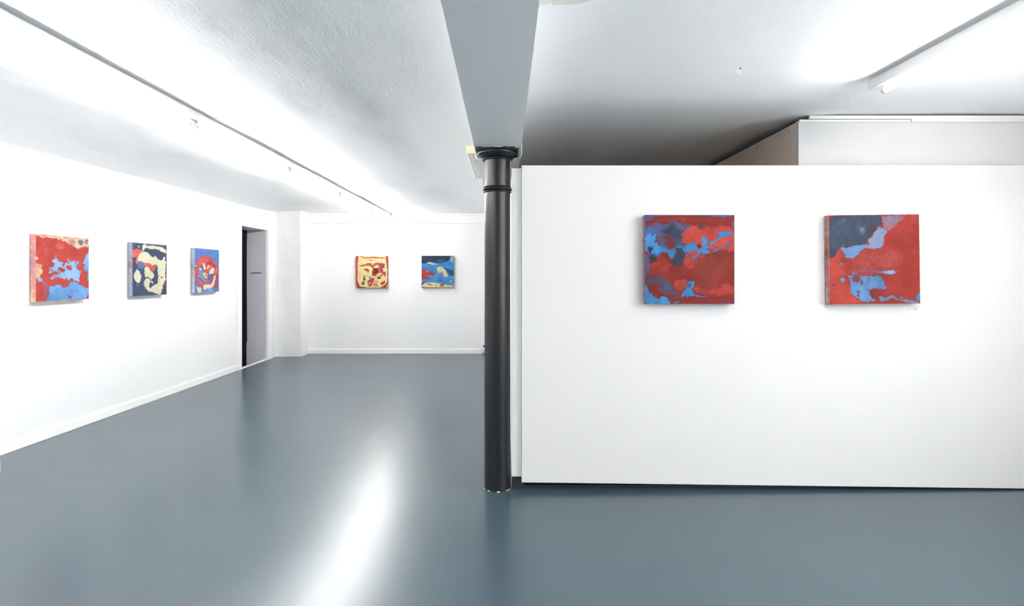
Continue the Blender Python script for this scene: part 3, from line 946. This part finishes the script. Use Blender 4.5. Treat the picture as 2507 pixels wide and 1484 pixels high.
P3_layers = [
    ((104, 130, 200), [(1540, 295), (1860, 320), (1900, 440), (1760, 470), (1590, 520), (1545, 560)], 40, 20, .9),
    ((94, 160, 228), [(1850, 420), (2040, 490), (2040, 640), (1940, 570)], 30, 16),
    ((98, 112, 150), [(1540, 960), (1580, 1080), (1570, 1215), (1540, 1215)], 16, 10),
    ((216, 98, 96), [(1590, 540), (1640, 488), (1760, 460), (1870, 485), (1940, 570), (2015, 660), (2015, 860), (1985, 1000), (1900, 1070), (1760, 1070), (1690, 1125), (1600, 1060), (1550, 960), (1540, 800), (1545, 660), (1580, 620)], 6, 9),
    ((164, 62, 74), [(1760, 620), (1850, 572), (1935, 620), (1975, 740), (1930, 700), (1900, 660), (1830, 630)], 9, 8, .9),
    ((96, 156, 222), [(1615, 700), (1700, 760), (1685, 850), (1740, 940), (1860, 955), (1840, 992), (1740, 985), (1650, 900), (1615, 780)], 6, 8),
    ((96, 122, 192), [(1800, 850), (1880, 795), (1935, 820), (1905, 920), (1840, 955), (1785, 900)], 8, 9),
    ((96, 150, 220), [(1588, 840), (1620, 920), (1705, 1065), (1660, 1050), (1590, 950)], 5, 6),
    (CR, [(1700, 605), (1740, 640), (1765, 720), (1745, 755), (1712, 700)], 4, 6),
    (CR, [(1780, 660), (1850, 645), (1875, 720), (1905, 690), (1945, 740), (1935, 820), (1865, 830), (1790, 835), (1840, 780), (1800, 745)], 4, 12, 1.0, .8),
    (CR, [(1698, 790), (1785, 820), (1805, 925), (1740, 905), (1700, 845)], 5, 8),
    ((200, 90, 90), [(1740, 830), (1765, 840), (1785, 910), (1765, 900)], 6, 6, .8),
    (CR, [(1542, 660), (1588, 652), (1570, 698)], 4, 4),
    (CR, [(1620, 700), (1680, 720), (1672, 758), (1620, 722)], 4, 5),
    (CR, [(1618, 835), (1640, 860), (1625, 890)], 4, 4),
    (CR, [(1970, 850), (1945, 1000), (1905, 1085), (1840, 1135), (1790, 1115), (1760, 1155), (1720, 1145), (1702, 1068), (1760, 1040), (1860, 1045), (1905, 980), (1925, 880)], 4, 8),
    (CR, [(1562, 1058), (1600, 1100), (1675, 1100), (1668, 1205), (1600, 1205)], 4, 8),
    ((112, 168, 228), [(1680, 1150), (1900, 1130), (1925, 1195), (1680, 1212)], 6, 8),
    ((216, 96, 96), [(1920, 1060), (2005, 1005), (1992, 1115), (1930, 1135)], 6, 7),
    ((150, 50, 62), [(1985, 760), (1998, 770), (1990, 960), (1950, 1040), (1965, 900)], 4, 7, .8),
    ((150, 60, 74), [(1860, 850), (1900, 840), (1890, 890), (1850, 900)], 5, 10, .8),
    (CR, [(1990, 720), (1975, 850), (1962, 800), (1972, 720)], 3, 6, .7),
    ((96, 130, 196), [(1690, 640), (1712, 700), (1700, 740), (1660, 700)], 4, 6),
    (CR, [(1795, 690), (1812, 690), (1806, 745), (1790, 745)], 3, 5),
    ((200, 80, 84), [(1835, 690), (1862, 720), (1850, 770), (1822, 740)], 4, 6),
    ((128, 128, 154), [(2000, 1080), (2036, 1060), (2036, 1195), (1975, 1195)], 10, 8, .8),
]
P4_quad = [(257, 225), (915, 225), (915, 875), (257, 875)]
C4 = (232, 221, 160); R4 = (188, 74, 68)
P4_layers = [
    (R4, [(250, 220), (315, 220), (295, 400), (300, 550), (290, 740), (345, 850), (500, 872), (500, 880), (250, 880)], 9, 8),
    (R4, [(868, 220), (920, 220), (920, 880), (690, 880), (850, 835), (905, 760), (905, 500), (880, 300)], 9, 7),
    (R4, [(375, 220), (420, 252), (620, 243), (700, 252), (870, 262), (870, 280), (760, 274), (560, 268), (420, 268), (350, 230)], 7, 6),
    ((205, 130, 105), [(400, 290), (560, 280), (700, 330), (560, 330)], 22, 16, .45),
    ((184, 80, 76), [(310, 445), (345, 400), (440, 398), (490, 358), (560, 372), (600, 388), (720, 362), (850, 375), (860, 460), (800, 480), (825, 545), (880, 550), (880, 640), (830, 630), (760, 580), (700, 610), (660, 660), (600, 630), (575, 540), (600, 490), (555, 430), (470, 432), (400, 440)], 7, 12, 1.0, .5),
    (C4, [(630, 440), (680, 408), (745, 428), (735, 470), (640, 492)], 6, 9),
    ((136, 40, 36), [(608, 478), (700, 478), (740, 462), (720, 560), (680, 590), (600, 610), (645, 545)], 9, 10),
    ((205, 120, 110), [(715, 480), (745, 480), (750, 570), (725, 560)], 8, 7, .8),
    (R4, [(422, 478), (500, 488), (535, 500), (505, 580), (490, 540), (440, 525)], 6, 8),
    (C4, [(680, 610), (760, 575), (820, 640), (790, 700), (700, 705), (668, 670)], 8, 9),
    ((150, 44, 38), [(685, 665), (760, 640), (772, 690), (705, 695)], 7, 7),
    ((165, 60, 52), [(740, 595), (800, 615), (795, 650), (765, 620)], 6, 6),
    ((176, 72, 70), [(375, 765), (430, 740), (442, 800), (392, 822)], 7, 7),
    ((165, 90, 90), [(410, 615), (440, 650), (455, 705), (430, 735), (395, 705), (420, 670)], 7, 10),
    (R4, [(498, 740), (560, 690), (650, 670), (630, 740), (590, 800), (570, 858), (530, 855), (500, 790)], 8, 10),
    ((205, 128, 100), [(610, 740), (720, 715), (710, 790), (600, 850)], 16, 14, .7),
    (R4, [(765, 760), (830, 750), (860, 705), (862, 800), (780, 825)], 8, 14),
    ((185, 80, 70), [(640, 800), (740, 820), (720, 850), (640, 850)], 14, 12, .6),
    ((128, 140, 168), [(528, 640), (585, 660), (575, 705), (530, 702)], 6, 7),
    ((140, 120, 135), [(560, 420), (592, 430), (580, 462)], 7, 6, .8),
    ((120, 105, 125), [(780, 385), (842, 398), (832, 445), (790, 430)], 12, 9, .8),
    (C4, [(600, 395), (640, 392), (630, 420), (600, 415)], 4, 8, .8),
    ((150, 44, 40), [(620, 540), (660, 530), (640, 600), (605, 600)], 5, 9, .9),
    (C4, [(560, 600), (610, 640), (600, 680), (560, 660)], 5, 9),
    ((176, 76, 72), [(840, 560), (880, 545), (870, 650), (845, 640)], 5, 8),
    ((176, 76, 72), [(560, 300), (600, 320), (580, 326), (545, 310)], 5, 12, .7),
    (C4, [(530, 760), (560, 770), (550, 800), (525, 790)], 4, 7, .8),
    ((120, 30, 30), [(460, 620), (480, 615), (478, 640), (465, 640)], 4, 5),
    ((205, 130, 100), [(330, 560), (360, 600), (350, 700), (325, 640)], 16, 12, .4),
    ((120, 30, 30), [(500, 640), (520, 640), (515, 665)], 4, 4),
]
P5_quad = [(1605, 220), (2258, 220), (2258, 868), (1605, 868)]
P5_layers = [
    ((54, 68, 92), [(1595, 210), (2210, 210), (2180, 300), (2100, 350), (1960, 370), (1880, 362), (1780, 350), (1660, 382), (1595, 362)], 6, 9),
    ((58, 96, 150), [(1880, 310), (2060, 290), (2120, 340), (1960, 375)], 20, 14, .8),
    ((50, 90, 145), [(2030, 450), (2120, 480), (2265, 520), (2265, 640), (2180, 620), (2120, 560)], 11, 12),
    ((80, 152, 214), [(1605, 380), (1900, 400), (1980, 440), (1700, 460), (1605, 440)], 30, 14, .7),
    ((205, 205, 165), [(2205, 222), (2265, 222), (2265, 380), (2225, 345), (2175, 325)], 12, 16, .75),
    ((205, 205, 165), [(1690, 372), (1780, 348), (1860, 375), (1970, 405), (1820, 398)], 5, 9),
    ((180, 70, 70), [(1595, 500), (1680, 492), (1740, 540), (1820, 532), (1915, 580), (1840, 625), (1700, 625), (1700, 650), (1790, 660), (1740, 720), (1595, 692)], 6, 9),
    ((210, 150, 130), [(1690, 530), (1750, 520), (1740, 560), (1710, 560)], 9, 8, .8),
    ((214, 206, 165), [(1910, 480), (1960, 445), (2040, 460), (2120, 540), (2148, 635), (2085, 668), (2050, 625), (1980, 585), (1920, 515)], 9, 12),
    ((70, 90, 110), [(1960, 470), (2010, 480), (1990, 505)], 9, 9, .6),
    ((165, 90, 80), [(1985, 555), (2040, 560), (2050, 625), (2000, 600)], 11, 9, .85),
    ((214, 206, 165), [(1900, 630), (1930, 635), (1915, 655)], 4, 5),
    ((226, 212, 158), [(1600, 875), (1620, 800), (1690, 768), (1850, 762), (1960, 790), (2080, 802), (2160, 822), (2265, 838), (2265, 875)], 6, 9),
    ((192, 84, 76), [(1715, 775), (1760, 790), (1840, 822), (1800, 832), (1730, 800)], 5, 6),
    ((192, 84, 76), [(1980, 812), (2100, 785), (2030, 852), (1985, 842)], 6, 7),
    ((192, 84, 76), [(1880, 822), (1920, 822), (1905, 852)], 5, 6),
    ((140, 74, 92), [(1930, 712), (2045, 718), (2010, 752), (1955, 742)], 8, 14, .9),
    ((44, 66, 104), [(1600, 790), (1672, 758), (1640, 800), (1600, 832)], 5, 7),
    ((118, 34, 40), [(1600, 850), (1665, 855), (1665, 875), (1600, 875)], 5, 6),
    ((200, 200, 165), [(2180, 740), (2222, 722), (2215, 768)], 6, 6),
    ((200, 200, 165), [(2222, 645), (2265, 630), (2258, 705)], 6, 7),
    ((200, 200, 165), [(2230, 800), (2258, 780), (2258, 830)], 6, 7, .7),
]


def face_material(name, rough=.55):
    m, nt, b = new_mat(name, rough=rough, spec=.05)
    at = nt.nodes.new('ShaderNodeVertexColor'); at.layer_name = 'pigment'
    v = coords(nt)
    f = noise(nt, v, 260, 3)
    nt.links.new(mixcol(nt, math_node(nt, 'MULTIPLY', f, .02), at.outputs['Color'], (.5, .5, .5, 1)), b.inputs['Base Color'])
    n1 = bump(nt, b, noise(nt, v, 22, 5), .18, .003)
    bump(nt, b, noise(nt, v, 320, 2), .12, .0008, n1)
    return m
FACE = face_material('pigmented_plaster')


def side_material(name, c1, c2, c3):
    m, nt, b = new_mat(name, rough=.75)
    v = coords(nt)
    f = noise(nt, v, 9, 5, .6)
    c = ramp(nt, f, [(.36, c1), (.5, c2), (.64, c3)])
    g = ramp(nt, noise(nt, v, 120, 3, .7), [(.3, (0, 0, 0)), (.45, (1, 1, 1))])
    c = mixcol(nt, g, tuple(x * .45 for x in c2[:3]) + (1,), c)
    nt.links.new(c, b.inputs['Base Color'])
    bump(nt, b, noise(nt, v, 150, 4, .7), .5, .003)
    return m


GAINS = {'front': .50, 'left': .56, 'back': .68}
def painting(label, loc, rz, tilt, wd, ht, quad, base, layers, N, seed, sidecols, gain, thick=.045, gap=.011, dot=None):
    """local frame: X right along the face, -Y out of the wall, Z up; origin on the wall behind the centre"""
    root = empty('painting', loc, rz)
    root.rotation_euler = (0, tilt, rz)
    tag(root, label, 'painting')
    hw, hh = wd / 2, ht / 2
    sm = side_material('painted_edge', *sidecols)
    w = MB()
    t_ = bmesh.new()
    # body: slightly irregular cast slab
    x_ = np.linspace(-hw, hw, 34)
    bmesh.ops.create_cube(t_, size=1)
    for q in t_.verts:
        q.co = Vector((q.co.x * wd, -(gap + thick / 2) + q.co.y * (thick - .001), q.co.z * ht))
    bmesh.ops.subdivide_edges(t_, edges=[e for e in t_.edges if abs(e.verts[0].co.z - e.verts[1].co.z) > .1], cuts=36)
    back_y = -gap - .004
    for q in t_.verts:
        if q.co.y > back_y and abs(q.co.z) < hh * .97:
            q.co.x *= 1 - .006 * (1 + math.sin(q.co.z * 90 + seed) * math.sin(q.co.z * 37))
    w.add(t_)
    w.build('slab', sm, root)
    # cleat that holds it off the wall
    MB().box(-hw * .7, hw * .7, -gap - .004, 0, hh * .35, hh * .55).build('hanging_batten', M['batten'], root)
    # painted face with relief
    C = paint(quad, base, layers, N, seed, gain)
    u, v_ = np.meshgrid(np.linspace(-1, 1, N), np.linspace(-1, 1, N))
    rel = .0007 * fbm(u * 6, v_ * 6, seed + 40, 3) + .0005
    e = np.maximum(np.abs(u), np.abs(v_))
    rel = np.where(e > .985, -(e - .985) / .015 * .0012, rel)
    yy = -(gap + thick) - rel
    V = np.stack([(u * hw).ravel(), yy.ravel(), (v_ * hh).ravel()], 1)
    id_ = np.arange(N * N).reshape(N, N)
    Fc = np.stack([id_[:-1, :-1].ravel(), id_[:-1, 1:].ravel(), id_[1:, 1:].ravel(), id_[1:, :-1].ravel()], 1)
    # rim back to the slab so that the face has an edge
    rim = np.concatenate([id_[0, :-1], id_[:-1, -1], id_[-1, :0:-1], id_[:0:-1, 0]])
    V2 = V[rim].copy(); V2[:, 1] = -(gap + thick) + .003
    nV = len(V)
    R = []
    n_ = len(rim)
    for i in range(n_):
        j = (i + 1) % n_
        R.append((int(rim[i]), nV + i, nV + j, int(rim[j])))
    me = bpy.data.meshes.new('painted_face')
    me.from_pydata(np.concatenate([V, V2]).tolist(), [], Fc.tolist() + R)
    me.polygons.foreach_set('use_smooth', [True] * len(me.polygons))
    ca = me.color_attributes.new('pigment', 'FLOAT_COLOR', 'POINT')
    flat = C.reshape(-1, 3)
    allc = np.concatenate([flat, flat[rim]])
    buf = np.ones((len(allc), 4), np.float32); buf[:, :3] = allc
    ca.data.foreach_set('color', buf.ravel())
    me.materials.append(FACE)
    link(bpy.data.objects.new('painted_face', me), root)
    if dot:
        pass
    return root


gf, gl, gb = GAINS['front'], GAINS['left'], GAINS['back']
K = lambda *a: [rgb(*c) for c in a]
painting('dark red painting with blue stream and slate clouds, on the partition nearer the column',
         (1.174, PY, 1.4952), 0, 0, .5745, .5700, A_quad, (150, 52, 44), A_layers, 232, 3,
         K((150, 120, 125), (110, 95, 110), (150, 60, 55)), gf)
painting('red painting on the partition with a dark navy top corner and blue patch',
         (2.354, PY, 1.4954), 0, math.radians(-.75), .580, .572, B_quad, (178, 62, 52), B_layers, 232, 51,
         K((178, 160, 160), (160, 110, 105), (140, 60, 55)), gf)
painting('red painting on the left wall with pale blue bottom and cream streaked top edge',
         (XL, 4.7755, 1.452), PI / 2, 0, .573, .5605, P1_quad, (200, 76, 68), P1_layers, 190, 101,
         K((240, 205, 180), (225, 150, 135), (180, 140, 165)), gl)
painting('navy painting with bold cream loops, middle one of three on the left wall',
         (XL, 5.938, 1.4518), PI / 2, 0, .572, .5615, P2_quad, P2N, P2_layers, 170, 151,
         K((140, 146, 165), (165, 170, 190), (150, 120, 125)), gl)
painting('square blue painting with red swirl on the left wall, closest to the doorway',
         (XL, 7.0735, 1.449), PI / 2, 0, .573, .5600, P3_quad, (100, 144, 216), P3_layers, 150, 201,
         K((190, 192, 205), (175, 180, 200), (150, 150, 170)), gl)
painting('square cream painting with red border on the far wall',
         (-2.352, YB, 1.4445), 0, 0, .564, .558, P4_quad, C4, P4_layers, 130, 251,
         K((180, 80, 72), (150, 60, 55), (190, 110, 90)), gb)
painting('square blue painting with navy top and cream bottom edge on the far wall',
         (-1.197, YB, 1.4495), 0, 0, .561, .5565, P5_quad, (64, 140, 202), P5_layers, 130, 301,
         K((60, 70, 90), (70, 80, 80), (150, 150, 115)), gb)

# tiny stickers on the walls under the paintings
def dot(px, py, wall, r, mat, label):
    if wall == 'front':
        D = PY; X = (px - 1238) * D / F; Z = EYE + (672 - py) * D / F
        pts = [(X, D + .0005, Z), (X, D - .0008, Z)]
    elif wall == 'back':
        D = YB; X = (px - 1238) * D / F; Z = EYE + (672 - py) * D / F
        pts = [(X, D + .0005, Z), (X, D - .0008, Z)]
    else:
        X = XL; D = -XL * F / (1238 - px); Z = EYE + (672 - py) * D / F
        pts = [(X - .0005, D, Z), (X + .0008, D, Z)]
    tag(MB().tube(pts, r, 16).build('wall_dot_sticker', mat), label, 'sticker')
dot(1795.5, 754.8, 'front', .0040, M['green_dot'], 'tiny bright green dot on the partition under the blue streamed red painting')
dot(2241, 757, 'front', .0040, M['grey_dot'], 'tiny dull green dot on the partition under the navy cornered red painting')
dot(952.5, 708, 'back', .0050, M['grey_dot'], 'tiny dark dot on the far wall below the cream painting')
dot(1113, 706, 'back', .0050, M['grey_dot'], 'tiny dark dot on the far wall below the blue painting')
dot(201.5, 741.5, 'left', .0045, M['grey_dot'], 'tiny dark dot on the left wall below the red painting')
dot(394.5, 730.5, 'left', .0045, M['grey_dot'], 'tiny dark dot on the left wall below the navy and cream painting')

# ------------------------------------------------------------------ camera, world, view
cam = bpy.data.cameras.new('camera')
cam.sensor_fit = 'HORIZONTAL'
cam.sensor_width = 36
cam.lens = 36 * F / 2507
cam.shift_x = (1253.5 - 1238) / 2507
cam.shift_y = -(742 - 672) / 2507
cam.clip_start = .05
co = link(bpy.data.objects.new('camera', cam))
co.location = (0, 0, EYE)
co.rotation_euler = (PI / 2, 0, 0)
sc = bpy.context.scene
sc.camera = co
wd_ = bpy.data.worlds.new('world'); sc.world = wd_
wd_.use_nodes = True
wd_.node_tree.nodes['Background'].inputs['Color'].default_value = (.02, .02, .022, 1)
sc.view_settings.view_transform = 'Standard'
sc.view_settings.look = 'None'
sc.view_settings.gamma = 1
sc.view_settings.exposure = 1.69
sc.cycles.max_bounces = 6
sc.cycles.diffuse_bounces = 5
sc.cycles.glossy_bounces = 3
sc.cycles.use_adaptive_sampling = True
sc.cycles.adaptive_threshold = 0.13
sc.cycles.adaptive_min_samples = 16
sc.cycles.sample_clamp_indirect = 8
sc.cycles.use_denoising = True
